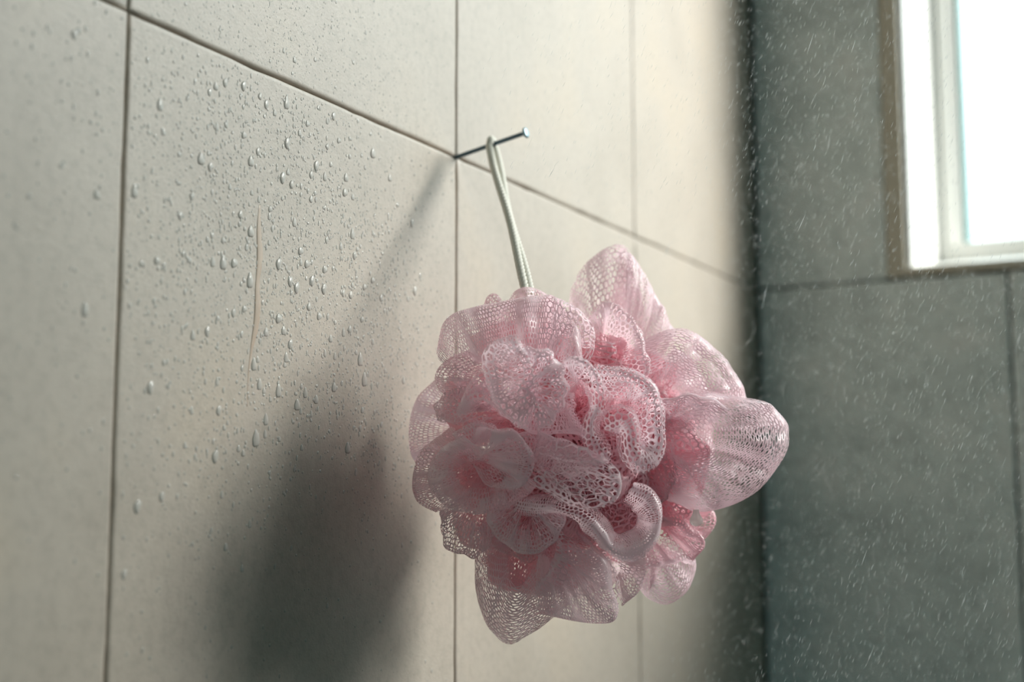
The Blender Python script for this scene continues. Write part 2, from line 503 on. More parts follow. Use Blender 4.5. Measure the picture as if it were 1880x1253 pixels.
def ruffle(rim_pts, root, wid, depth, strand, amp, waves, cw, ch, spread=.22, lean=0.0, front=1.0, edge=0.5, crumple=.07):
    """A folded double layer of hexagonal net.  rim_pts: 3-D points (cm) along the fold; root: where the net gathers;
    wid: half thickness of the fold; depth: how far it runs to the root (fraction)."""
    NS = 160
    R, length = catmull(rim_pts, NS)
    # smooth the rim a little
    root = np.asarray(root, float)
    roots = root + spread*(R-R.mean(0))
    In = roots-R
    Ln = np.linalg.norm(In, axis=1)
    I = In/Ln[:, None]
    T = np.gradient(R, axis=0); T /= np.linalg.norm(T, axis=1)[:, None]+1e-9
    Nn = np.cross(T, I); Nn /= np.linalg.norm(Nn, axis=1)[:, None]+1e-9
    for i in range(1, NS):            # keep the normal continuous
        if Nn[i] @ Nn[i-1] < 0:
            Nn[i] *= -1
    if (Nn @ NF).mean() < 0:
        Nn *= -1
    amax = float(np.median(Ln))*depth
    ncol = max(6, int(round(length/cw)))
    nrow = max(4, int(round(2*amax/ch)))
    ph = rng.uniform(0, 6.28, 13)
    fr = rng.normal(0, 1.0, (6, 3))*1.3
    wl = (.75+.25*rng.random())
    def F(u, v):
        # u 0..1 along the rim; v -1..1 across the fold (0 on the fold); the net is bunched and stretched unevenly
        u = np.clip(u, 0, 1)
        m1, m2 = max(1, round(length/2.6)), max(2, round(length/1.1))
        u = u+.62*np.sin(2*math.pi*m1*u+ph[9]+1.5*v)*u*(1-u)*4/(2*math.pi*m1)+.35*np.sin(2*math.pi*m2*u+ph[10]-2*v)/(2*math.pi*m2)*np.minimum(1, 8*u*(1-u))
        v = v+.05*np.sin(4*v+ph[11]+9*u)*(1-v*v)
        u = np.clip(u, 0, 1)
        a = v*amax
        x = u*(NS-1); i0 = np.clip(x.astype(int), 0, NS-2); f = (x-i0)[:, None]
        rim = R[i0]*(1-f)+R[i0+1]*f
        inn = I[i0]*(1-f)+I[i0+1]*f
        nor = Nn[i0]*(1-f)+Nn[i0+1]*f
        ln = Ln[i0]*(1-f[:, 0])+Ln[i0+1]*f[:, 0]
        aa = np.abs(a); sg = np.sign(a)
        q = wid*math.pi/2
        ww = wid*(.82+.28*np.sin(3.1*u*length/2+ph[0])*np.sin(1.3*u*length+ph[1]))
        th = np.minimum(aa/q, 1)*math.pi/2
        inward = np.where(aa < q, wid*(1-np.cos(th)), wid+(aa-q))
        inward = np.minimum(inward, ln*.98)
        tau = np.clip((inward-wid)/np.maximum(ln-wid, .3), 0, 1)
        belly = np.sin(np.clip(tau*1.25, 0, 1)*math.pi)
        side = ww*np.sin(th)*(1-.92*tau**1.1) + ww*.55*belly*(aa >= q)
        side = side*np.where(sg < 0, .8, front)*sg
        pl = amp*np.sin(2*math.pi*waves*u+ph[2]+.6*np.sin(5*u+ph[3]))*(.35+.65*np.minimum(aa/(q*1.2), 1))*(1-.75*tau)
        pl = pl + .35*amp*np.sin(2*math.pi*waves*2.7*u+ph[4]+2*tau)*np.minimum(aa/q, 1)*(1-.5*tau)
        p = rim+inn*inward[:, None]+nor*(side+pl+lean*tau*(1-tau)*4)[:, None]
        d = np.zeros(len(u))
        for k in range(6):
            d += np.sin(p@fr[k]*(1+.5*k)+ph[5+k])/(1+.5*k)
        p = p+nor*(crumple*d)[:, None]
        return p
    # hexagonal cells
    ci, rj = np.meshgrid(np.arange(ncol), np.arange(nrow))
    ci = ci.ravel(); rj = rj.ravel()
    cx2 = 2*ci+(rj % 2)            # doubled column coordinate
    cy3 = 3*rj
    off = np.array([(0, 2), (1, 1), (1, -1), (0, -2), (-1, -1), (-1, 1)])
    kx = cx2[:, None]+off[None, :, 0]; ky = cy3[:, None]+off[None, :, 1]
    key = (kx+4)*100000+(ky+10)
    uq, inv = np.unique(key.ravel(), return_inverse=True)
    vx = uq//100000-4; vy = uq % 100000-10
    jit = rng.normal(0, .09, (len(uq), 2))
    def uv(kxf, kyf):
        return (kxf+1.0)/(2*ncol+1.0), ((kyf+1.5)/(3.0*nrow)*2-1)
    ou, ov = uv(vx+jit[:, 0]*1.2, vy+jit[:, 1]*1.4)
    ocoord = np.stack([vx+jit[:, 0]*1.2, vy+jit[:, 1]*1.4], 1)
    PO = F(ou, ov)
    # inner ring
    oc = ocoord[inv].reshape(-1, 6, 2)
    cen = oc.mean(1, keepdims=True)
    cu, cv = uv(cen[:, 0, 0], cen[:, 0, 1])
    pat = np.sin(cu*length*1.9+ph[6]+2*np.sin(cv*2+ph[7]))*np.sin(cv*3.3+ph[8]+cu*length*.8)
    # strands keep about the same width: where the net is drawn together the holes close up
    P6 = PO[inv].reshape(-1, 6, 3)
    wS = np.linalg.norm(P6[:, 1]-P6[:, 5], axis=1)
    wT = np.linalg.norm(P6[:, 0]-P6[:, 3], axis=1)
    sw = strand*(1+.35*pat+rng.normal(0, .12, len(cu)))*(1+edge*np.exp(-(cv*amax/(wid*.7))**2))
    kS = np.clip(1-sw/np.maximum(wS, 1e-4), .10, .9)
    kT = np.clip(1-sw*1.5/np.maximum(wT, 1e-4), .10, .9)
    ic = cen+(oc-cen)*np.stack([kS, kT], 1)[:, None, :]
    iu, iv = uv(ic[..., 0].ravel(), ic[..., 1].ravel())
    PI = F(iu, iv)
    nO = len(PO)
    nc = len(ci)
    # strands are slightly rounded: sink the inner edges
    iidx = nO+np.arange(nc*6).reshape(nc, 6)
    inv6 = inv.reshape(nc, 6)
    Q = []
    for k in range(6):
        k2 = (k+1) % 6
        Q.append(np.stack([inv6[:, k], inv6[:, k2], iidx[:, k2], iidx[:, k]], 1))
    return np.vstack([PO, PI]), np.concatenate(Q)

def add_ruffle(spec, mat=None):
    if len(spec) > 14:
        mat = M_NET_BOUNCE_TINT if spec[14] else None
        spec = spec[:14]
    V, Q = ruffle(*spec)
    V = V*.01
    # nothing reaches into the wall tiles; the net squashes against them
    xw = V[:, 0]+LC.x
    lim = .0035
    xw = np.where(xw < lim+.01, lim+.01*np.exp((xw-lim-.01)/.01), xw)
    V[:, 0] = xw-LC.x
    return quads_obj('ruffle', V, Q, mat or M_NET, pouf)

RUFFLES = [
    ([(-3.88, -5.05, 3.45), (-3.55, -5.02, 4.50), (-2.60, -4.58, 5.02), (-1.16, -3.86, 5.32), (-0.27, -3.40, 5.48), (0.01, -3.24, 5.40), (0.22, -3.04, 4.70), (0.26, -2.90, 3.90)], (-0.83, -4.29, 1.43), 0.9, 0.75, 0.036, 0.12, 3, 0.088, 0.19, 0.45, 0, 1, 0.8, 0.05, 0),  # top left veil
    ([(0.12, -3.64, 5.40), (0.64, -3.21, 5.11), (1.05, -2.82, 4.71), (1.23, -2.55, 4.25), (1.05, -2.55, 3.49)], (0.17, -3.64, 2.23), 0.45, 0.85, 0.04, 0.05, 3, 0.2, 0.28, 0.35, 0, 1, 0.8, 0.03, 0),  # veil corner
    ([(-3.24, -3.03, 4.51), (-2.94, -3.01, 5.58), (-2.59, -2.85, 5.75), (-2.37, -2.68, 5.33), (-1.98, -2.54, 5.85), (-1.51, -2.31, 6.01), (-0.97, -2.00, 5.81), (-0.63, -1.75, 5.33)], (-1.46, -2.19, 2.00), 0.5, 0.8, 0.036, 0.2, 3, 0.088, 0.19, 0.4, 0, 1, 0.8, 0.05, 0),  # top dome
    ([(-1.87, 2.39, 5.28), (-1.62, 2.31, 6.84), (-1.01, 2.50, 7.82), (-0.18, 2.86, 8.35), (0.24, 3.11, 8.17)], (0.08, 1.96, 2.68), 0.8, 0.85, 0.045, 0.1, 3, 0.17, 0.24, 0.3, 0, 1, 0.8, 0.05, 0),  # back top petal
    ([(0.25, 2.43, 8.17), (0.71, 2.75, 7.62), (1.31, 3.27, 6.19), (1.95, 3.80, 4.80)], (0.76, 1.75, 2.64), 0.7, 0.85, 0.036, 0.1, 3, 0.088, 0.19, 0.3, 0, 1, 0.8, 0.05, 0),  # back top petal right
    ([(0.55, 1.83, 7.89), (0.97, 2.17, 7.06), (1.16, 2.42, 5.97), (1.14, 2.59, 4.67)], (-0.54, 2.57, 4.10), 0.3, 0.8, 0.04, 0.05, 3, 0.12, 0.3, 0.22, 0, 1, 0.8, 0.05, 0),  # back top ridge
    ([(0.46, -1.27, 4.38), (0.75, -1.30, 4.92), (1.32, -1.15, 5.21), (1.91, -1.02, 4.90), (2.32, -0.95, 4.28), (2.64, -1.01, 3.45), (2.73, -0.95, 2.54)], (-0.59, 2.13, 2.95), 0.42, 0.8, 0.04, 0.1, 3, 0.14, 0.3, 0.3, 0, 1, 0.8, 0.05, 0),  # middle top hood
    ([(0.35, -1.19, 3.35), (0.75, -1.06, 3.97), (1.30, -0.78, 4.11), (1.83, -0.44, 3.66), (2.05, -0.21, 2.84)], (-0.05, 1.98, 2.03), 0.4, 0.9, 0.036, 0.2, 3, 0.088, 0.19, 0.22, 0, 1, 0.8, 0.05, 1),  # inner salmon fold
    ([(1.72, 1.14, 3.40), (2.20, 1.27, 4.24), (2.92, 1.61, 4.53), (3.87, 2.17, 4.13), (4.53, 2.64, 3.31), (4.96, 2.97, 2.55), (5.21, 3.21, 1.77)], (2.37, 0.34, 1.72), 0.9, 0.92, 0.042, 0.12, 4, 0.26, 0.11, 0.12, 0, 1, 0.3, 0.04, 0),  # upper right shell
    ([(3.76, 0.56, 2.16), (5.04, 1.73, 1.89), (6.09, 2.57, 1.53), (6.75, 3.01, 0.91), (6.78, 3.09, 0.39), (6.59, 3.00, -0.48), (6.04, 2.50, -1.48), (5.15, 1.78, -2.20), (4.18, 0.97, -2.50), (3.59, 0.15, -2.19), (3.10, -0.67, -1.39)], (2.54, -0.41, 0.34), 1.1, 0.95, 0.042, 0.16, 5, 0.26, 0.11, 0.12, 0, 1.15, 0.3, 0.04, 0),  # large right shell
    ([(3.29, -1.42, 1.47), (4.10, -1.02, 1.71), (4.97, -0.54, 1.57), (5.66, -0.13, 1.23)], (2.53, 0.16, 0.36), 0.5, 0.9, 0.042, 0.15, 3, 0.26, 0.11, 0.2, 0, 1, 0.3, 0.04, 0),  # right shell inner fold
    ([(2.13, 1.19, 1.26), (2.76, 1.57, 0.95), (3.37, 2.00, 0.11), (3.21, 2.07, -1.04), (2.42, 1.76, -1.77)], (0.77, 2.74, -0.35), 0.5, 0.9, 0.06, 0.2, 3, 0.088, 0.19, 0.22, 0, 1, 0.8, 0.05, 1),  # right salmon cup
    ([(0.52, -7.27, 3.45), (0.07, -7.48, 3.26), (-0.41, -7.45, 2.85), (-0.60, -7.23, 2.16), (-0.42, -7.04, 1.46), (0.12, -6.90, 0.85), (0.79, -6.72, 0.47)], (-0.25, -4.12, 2.41), 0.55, 0.85, 0.036, 0.06, 3, 0.19, 0.3, 0.3, 0, 1, 0.8, 0.03, 0),  # left curl
    ([(0.47, -7.29, 3.41), (0.49, -7.00, 3.03), (0.90, -7.06, 2.57), (0.95, -6.93, 1.84), (0.73, -6.84, 1.11), (0.27, -6.80, 0.76)], (-1.47, -4.76, 2.41), 0.4, 0.85, 0.036, 0.05, 3, 0.19, 0.3, 0.35, 0, 1, 0.8, 0.03, 0),  # left curl inner
    ([(0.59, -6.71, 2.94), (1.07, -6.58, 3.06), (1.50, -6.32, 2.80), (1.71, -6.00, 2.16), (1.72, -5.90, 1.46), (1.38, -5.99, 0.77), (0.91, -6.41, 0.39)], (-0.03, -5.40, 1.81), 0.75, 0.92, 0.045, 0.2, 6, 0.14, 0.2, 0.2, 0, 1.1, 0.8, 0.03, 0),  # right lobe of the curl
    ([(1.51, -5.71, 2.61), (2.12, -5.86, 2.68), (2.63, -5.77, 2.40), (2.96, -5.74, 1.75), (2.89, -5.69, 1.11), (2.64, -5.73, 0.43), (2.56, -5.45, -0.22), (2.95, -4.95, -0.71)], (1.00, -1.92, 1.22), 0.42, 0.8, 0.04, 0.05, 3, 0.19, 0.24, 0.55, 0, 1, 0.8, 0.03, 0),  # snaking band left
    ([(2.33, -5.03, 2.48), (3.16, -4.80, 2.31), (3.84, -4.41, 2.10), (4.23, -4.14, 1.64), (4.39, -3.92, 0.66), (4.41, -3.89, -0.28), (4.23, -4.26, -0.81), (3.84, -4.68, -0.89), (3.70, -5.06, -0.36), (3.81, -5.20, 0.24), (3.59, -5.37, 0.65), (3.01, -5.52, 0.38)], (2.13, -1.50, 0.90), 0.42, 0.8, 0.04, 0.05, 3, 0.19, 0.24, 0.5, 0, 1, 0.8, 0.03, 0),  # snaking band right
    ([(2.58, -3.49, 2.14), (3.16, -3.14, 1.85), (3.55, -2.84, 1.17), (3.58, -2.69, 0.21), (3.29, -2.76, -0.37)], (1.71, -2.04, 0.69), 0.4, 0.9, 0.036, 0.25, 3, 0.088, 0.19, 0.3, 0, 1, 0.8, 0.05, 1),  # curtain inside the curl
    ([(0.76, -3.72, 1.80), (1.12, -3.57, 2.10), (1.54, -3.32, 1.90), (1.58, -3.18, 1.02), (1.27, -3.24, 0.24)], (-0.35, -1.43, 0.78), 0.35, 0.9, 0.036, 0.2, 3, 0.088, 0.19, 0.3, 0, 1, 0.8, 0.05, 1),  # hollow fold
    ([(1.10, -3.99, 1.77), (1.10, -3.90, 1.09), (1.28, -3.71, 0.42), (1.52, -3.53, 0.03)], (-0.09, -2.45, 0.92), 0.3, 0.8, 0.036, 0.05, 3, 0.088, 0.19, 0.22, 0, 1, 0.8, 0.05, 0),  # hollow strap
    ([(-2.44, -5.18, 3.37), (-3.08, -5.48, 3.08), (-3.51, -5.65, 2.67), (-3.62, -5.65, 2.23), (-3.40, -5.48, 1.80), (-2.75, -5.11, 1.64)], (-1.40, -4.48, 2.33), 0.55, 0.85, 0.036, 0.2, 6, 0.088, 0.19, 0.3, 0, 1, 0.8, 0.05, 0),  # left upper lobe
    ([(-2.33, -5.13, 1.75), (-3.10, -5.53, 1.67), (-3.55, -5.73, 1.39), (-3.50, -5.65, 1.00), (-2.91, -5.30, 0.75)], (-0.98, -5.26, 1.28), 0.5, 0.9, 0.036, 0.2, 6, 0.088, 0.19, 0.4, 0, 1, 0.8, 0.05, 0),  # left mid lobe
    ([(-2.19, -6.53, 0.91), (-1.45, -6.21, 1.42), (-0.71, -5.76, 0.95), (0.01, -5.29, 0.34), (0.85, -4.82, 0.22), (1.78, -4.33, 0.18)], (-0.79, -4.15, 2.23), 0.45, 0.8, 0.036, 0.15, 3, 0.088, 0.19, 0.6, 0, 1, 0.8, 0.05, 0),  # dense band under curl
    ([(-2.46, -6.36, 0.20), (-1.76, -6.05, 0.67), (-0.93, -5.56, 0.39), (0.17, -4.96, 0.19), (1.08, -4.43, -0.09), (1.83, -3.98, -0.47)], (-1.16, -3.89, -1.11), 0.5, 0.8, 0.036, 0.15, 3, 0.088, 0.19, 0.6, 0, 1, 0.8, 0.05, 0),  # grey band
    ([(-3.84, -3.95, 0.64), (-4.59, -4.28, 0.10), (-5.13, -4.46, -0.67), (-5.31, -4.44, -1.48), (-5.11, -4.24, -2.18), (-4.45, -4.08, -2.51)], (-2.58, -4.19, -1.10), 0.6, 0.9, 0.036, 0.1, 3, 0.088, 0.19, 0.25, 0, 1, 0.8, 0.05, 0),  # outer left roll
    ([(-2.22, -6.00, 0.21), (-2.93, -6.31, -0.27), (-3.37, -6.45, -0.94), (-3.32, -6.32, -1.71), (-2.91, -6.03, -2.28), (-2.18, -5.60, -2.53), (-1.32, -5.16, -2.44), (-0.53, -4.79, -2.06), (-0.02, -4.59, -1.52)], (-1.51, -5.70, -0.91), 0.8, 0.9, 0.036, 0.2, 6, 0.088, 0.19, 0.3, 0, 1, 0.8, 0.05, 0),  # front left roll
    ([(-0.69, -6.78, 0.14), (0.05, -6.38, 0.13), (0.47, -6.09, -0.39), (0.46, -5.99, -1.13), (0.17, -6.08, -1.60), (-0.45, -6.43, -1.43)], (-1.82, -5.93, -0.38), 0.45, 0.9, 0.036, 0.08, 3, 0.088, 0.19, 0.25, 0, 1, 0.8, 0.05, 0),  # dark tongue
    ([(1.90, -5.27, -0.80), (2.90, -5.20, -0.74), (3.41, -5.10, -1.15), (3.41, -5.02, -1.77), (3.09, -5.13, -2.21), (2.24, -5.32, -2.40), (1.27, -5.69, -1.82), (0.63, -5.88, -1.26)], (-0.18, -5.74, -0.40), 0.55, 0.92, 0.04, 0.06, 3, 0.32, 0.36, 0.3, 0, 1, 1.4, 0.03, 0),  # open hex tongue
    ([(0.45, -5.50, 0.26), (1.19, -5.08, 0.07), (2.00, -4.59, -0.40), (2.65, -4.19, -0.74)], (0.16, -4.32, -1.13), 0.4, 0.85, 0.036, 0.12, 3, 0.088, 0.19, 0.5, 0, 1, 0.8, 0.05, 0),  # pale fold over hollow
    ([(-0.46, -5.42, -2.19), (0.64, -5.27, -2.32), (1.71, -4.90, -2.57), (2.22, -4.67, -3.07), (2.58, -4.39, -3.74), (3.03, -4.11, -4.04), (3.57, -3.74, -3.78), (3.93, -3.41, -3.17), (4.02, -3.21, -2.57), (3.74, -3.22, -1.95), (3.12, -3.38, -1.57)], (1.11, -0.75, -2.70), 0.45, 0.8, 0.036, 0.05, 3, 0.088, 0.19, 0.55, 0, 1, 0.8, 0.05, 0),  # lower snaking band
    ([(1.22, -2.46, -2.29), (1.93, -2.11, -2.09), (2.61, -1.71, -2.39), (2.75, -1.54, -3.08), (2.19, -1.77, -3.57)], (1.07, -0.17, -2.91), 0.5, 0.9, 0.035, 0.2, 3, 0.22, 0.3, 0.3, 0, 1, 0.8, 0.05, 1),  # hollow lower net
    ([(-1.50, -5.70, -2.51), (-1.29, -5.50, -3.14), (-0.80, -5.16, -3.73), (-0.27, -4.84, -4.00), (0.32, -4.56, -3.77), (0.83, -4.38, -3.14), (1.03, -4.35, -2.57)], (-0.50, -4.53, -2.19), 0.7, 0.9, 0.036, 0.2, 6, 0.088, 0.19, 0.3, 0, 1, 0.8, 0.05, 0),  # lower centre lobe
    ([(-3.64, -5.03, -2.38), (-3.67, -4.94, -3.17), (-3.62, -4.82, -3.82), (-3.14, -4.54, -4.01), (-2.70, -4.29, -4.15), (-2.26, -4.11, -3.76), (-2.02, -4.05, -3.27)], (-2.24, -4.79, -1.99), 0.6, 0.9, 0.036, 0.2, 6, 0.088, 0.19, 0.3, 0, 1, 0.8, 0.05, 0),  # lower left lobe
    ([(-3.25, -3.23, -4.00), (-3.41, -2.91, -5.32), (-3.20, -2.52, -6.54), (-2.58, -2.07, -7.37), (-1.87, -1.85, -7.10), (-0.92, -1.66, -6.44), (-0.12, -1.55, -5.80)], (-1.31, -2.97, -3.38), 0.7, 0.9, 0.042, 0.1, 3, 0.26, 0.11, 0.25, 0, 1, 0.3, 0.04, 0),  # bottom left pouch
    ([(-1.02, -2.66, -6.21), (0.11, -2.26, -6.41), (1.15, -1.91, -6.55), (1.69, -1.76, -6.41), (1.87, -1.86, -5.81), (1.72, -2.30, -4.86), (1.30, -2.90, -3.74)], (-0.42, -2.73, -3.38), 0.7, 0.92, 0.036, 0.12, 3, 0.088, 0.19, 0.2, 0, 1, 0.8, 0.05, 0),  # bottom main petal
    ([(0.56, -3.83, -3.15), (0.29, -3.63, -4.03), (-0.18, -3.44, -4.72), (-0.87, -3.38, -5.32)], (0.47, -1.36, -4.90), 0.28, 0.6, 0.04, 0.05, 3, 0.14, 0.3, 0.6, 0, 1, 0.8, 0.05, 0),  # bottom ridge
    ([(0.70, -2.08, -3.78), (1.34, -1.70, -4.07), (1.70, -1.40, -4.87), (1.74, -1.28, -5.56), (1.57, -1.30, -6.05)], (0.11, -1.55, -4.90), 0.35, 0.9, 0.035, 0.05, 3, 0.3, 0.36, 0.3, 0, 1, 0.8, 0.05, 0),  # bottom right lattice
    ([(2.16, -0.15, -3.81), (2.16, -0.03, -4.72), (1.89, -0.07, -5.49), (1.35, -0.28, -6.01)], (1.00, -0.04, -4.13), 0.5, 0.9, 0.036, 0.1, 3, 0.088, 0.19, 0.22, 0, 1, 0.8, 0.05, 0),  # grey lobe right of the bottom
    ([(2.74, -0.20, -2.90), (3.38, 0.38, -2.96), (3.82, 0.90, -3.35), (4.11, 1.22, -3.78), (3.60, 1.15, -4.37)], (1.55, 1.11, -2.09), 0.4, 0.92, 0.036, 0.1, 3, 0.088, 0.19, 0.3, 0, 1, 0.8, 0.05, 1),  # salmon petal
    ([(2.12, 0.59, -1.06), (2.83, 1.02, -1.47), (3.51, 1.50, -2.30), (3.75, 1.71, -2.91), (3.26, 1.52, -3.43)], (0.86, 1.91, -2.30), 0.5, 0.9, 0.036, 0.15, 3, 0.088, 0.19, 0.3, 0, 1, 0.8, 0.05, 1),  # salmon slope
    ([(3.31, 2.81, -2.68), (3.77, 3.03, -2.47), (3.90, 3.14, -2.83), (3.74, 3.12, -3.23), (3.28, 2.95, -3.77)], (1.86, 2.55, -3.04), 0.4, 0.9, 0.036, 0.05, 3, 0.088, 0.19, 0.3, 0, 1, 0.8, 0.05, 1),  # small back tip
    ([(1.56, 1.27, -4.89), (1.57, 1.38, -5.62), (1.94, 1.62, -5.97), (2.41, 1.88, -6.03), (3.03, 2.14, -5.54), (3.35, 2.21, -4.79), (3.36, 2.15, -4.33)], (1.59, 1.78, -3.45), 0.7, 0.92, 0.042, 0.08, 3, 0.26, 0.11, 0.2, 0, 1, 0.3, 0.04, 0),  # bottom right petal
    ([(1.71, 0.64, -4.65), (2.45, 1.01, -4.55), (3.10, 1.33, -4.35), (3.61, 1.60, -4.35)], (1.59, 1.78, -3.45), 0.4, 0.9, 0.036, 0.1, 3, 0.088, 0.19, 0.3, 0, 1, 0.8, 0.05, 0),  # bottom right fold
    ([(-5.24, -2.71, 2.75), (-5.98, -2.99, 1.96), (-6.39, -3.07, 0.91), (-6.44, -2.94, -0.19), (-6.07, -2.65, -0.86)], (-4.43, -1.34, 0.90), 0.6, 0.9, 0.036, 0.1, 3, 0.088, 0.19, 0.3, 0, 1, 0.8, 0.05, 0),  # back left petal
    ([(1.91, 3.88, 4.09), (2.92, 4.59, 2.77), (3.21, 4.99, 1.01), (2.71, 4.97, -0.76), (1.65, 4.59, -2.08)], (0.47, 1.30, 0.68), 0.7, 0.85, 0.036, 0.25, 3, 0.088, 0.19, 0.3, 0, 1, 0.8, 0.05, 0),  # back right petal
    ([(-3.97, 1.44, -5.13), (-2.65, 2.24, -5.79), (-1.08, 3.04, -5.57), (0.12, 3.59, -4.92), (1.15, 3.99, -3.83)], (-0.61, 1.04, -1.66), 0.7, 0.85, 0.036, 0.25, 3, 0.088, 0.19, 0.3, 0, 1, 0.8, 0.05, 0),  # back lower petal
    ([(-4.15, -0.53, 4.42), (-2.94, -0.01, 5.28), (-1.58, 0.69, 5.50), (-0.27, 1.47, 4.85)], (-1.57, 0.12, 1.32), 0.7, 0.85, 0.036, 0.25, 3, 0.088, 0.19, 0.3, 0, 1, 0.8, 0.05, 0),  # back upper petal
    ([(-3.20, -4.71, 0.29), (-2.90, -4.44, -0.50), (-2.20, -4.04, -0.70), (-1.49, -3.69, -0.50)], (-1.72, -2.39, -1.68), 0.6, 0.9, 0.036, 0.25, 3, 0.088, 0.19, 0.4, 0, 1, 0.8, 0.05, 1),  # fill
    ([(-4.17, -4.63, -0.69), (-3.70, -4.24, -1.69), (-2.82, -3.75, -1.89), (-1.92, -3.30, -1.69), (-1.19, -2.97, -1.29)], (-2.11, -1.63, -0.43), 0.6, 0.95, 0.036, 0.25, 3, 0.088, 0.19, 0.4, 0, 1, 0.8, 0.05, 1),  # fill
    ([(-2.87, -4.07, -3.08), (-2.03, -3.52, -3.87), (-1.18, -3.01, -4.27), (-0.10, -2.49, -3.87)], (-1.58, -1.75, -1.68), 0.6, 0.95, 0.036, 0.25, 3, 0.088, 0.19, 0.4, 0, 1, 0.8, 0.05, 1),  # fill
    ([(-3.36, -2.79, -4.32), (-2.51, -2.21, -5.23), (-1.44, -1.61, -5.54), (-0.34, -1.07, -5.13)], (-1.27, -1.47, -2.49), 0.7, 0.95, 0.036, 0.25, 3, 0.088, 0.19, 0.4, 0, 1, 0.8, 0.05, 1),  # fill
    ([(-3.54, -4.94, 2.29), (-3.24, -4.66, 1.49), (-3.11, -4.48, 0.70), (-3.33, -4.49, -0.10)], (-1.56, -2.67, 0.95), 0.6, 0.95, 0.036, 0.25, 3, 0.088, 0.19, 0.4, 0, 1, 0.8, 0.05, 1),  # fill
    ([(-2.17, -4.93, 2.63), (-1.86, -4.66, 1.84), (-2.09, -4.65, 0.86), (-1.78, -4.40, 0.27)], (-0.82, -2.33, 1.35), 0.6, 0.95, 0.036, 0.25, 3, 0.088, 0.19, 0.4, 0, 1, 0.8, 0.05, 1),  # fill
    ([(-0.12, -3.76, -1.31), (0.55, -3.35, -1.70), (1.26, -3.00, -1.51), (1.74, -2.66, -2.09)], (-0.24, -1.21, -0.45), 0.6, 0.95, 0.036, 0.25, 3, 0.088, 0.19, 0.4, 0, 1, 0.8, 0.05, 1),  # fill
    ([(-4.79, -3.62, -0.45), (-4.66, -3.42, -1.47), (-3.98, -2.94, -2.29), (-2.89, -2.36, -2.29), (-1.95, -1.95, -1.68)], (-3.65, -1.43, 0.45), 0.8, 0.98, 0.06, 0.3, 3, 0.088, 0.19, 0.5, 0, 1, 0.8, 0.05, 1),  # fill dense
    ([(-4.59, -2.72, -2.91), (-4.27, -2.44, -3.73), (-3.36, -1.93, -3.94), (-2.27, -1.35, -3.94), (-1.15, -0.79, -3.73)], (-3.00, -0.85, -1.24), 0.8, 0.98, 0.06, 0.3, 3, 0.088, 0.19, 0.5, 0, 1, 0.8, 0.05, 1),  # fill dense
    ([(-3.26, -2.54, -4.12), (-2.97, -2.23, -5.24), (-1.90, -1.62, -5.55), (-0.62, -0.95, -5.45), (0.32, -0.55, -4.74)], (-2.13, -0.22, -2.50), 0.8, 0.98, 0.06, 0.3, 3, 0.088, 0.19, 0.5, 0, 1, 0.8, 0.05, 1),  # fill dense
    ([(-3.96, -3.83, 2.60), (-4.29, -3.87, 1.58), (-4.08, -3.62, 0.56), (-3.58, -3.24, -0.25)], (-2.99, -1.76, 1.25), 0.8, 0.98, 0.06, 0.3, 3, 0.088, 0.19, 0.5, 0, 1, 0.8, 0.05, 1),  # fill dense
    ([(-3.44, -3.52, 4.05), (-2.31, -3.01, 4.66), (-1.04, -2.33, 4.66), (0.03, -1.71, 4.25)], (-2.20, -1.45, 2.09), 0.8, 0.98, 0.06, 0.3, 3, 0.088, 0.19, 0.5, 0, 1, 0.8, 0.05, 1),  # fill dense
]
for sp in RUFFLES:
    add_ruffle(sp)
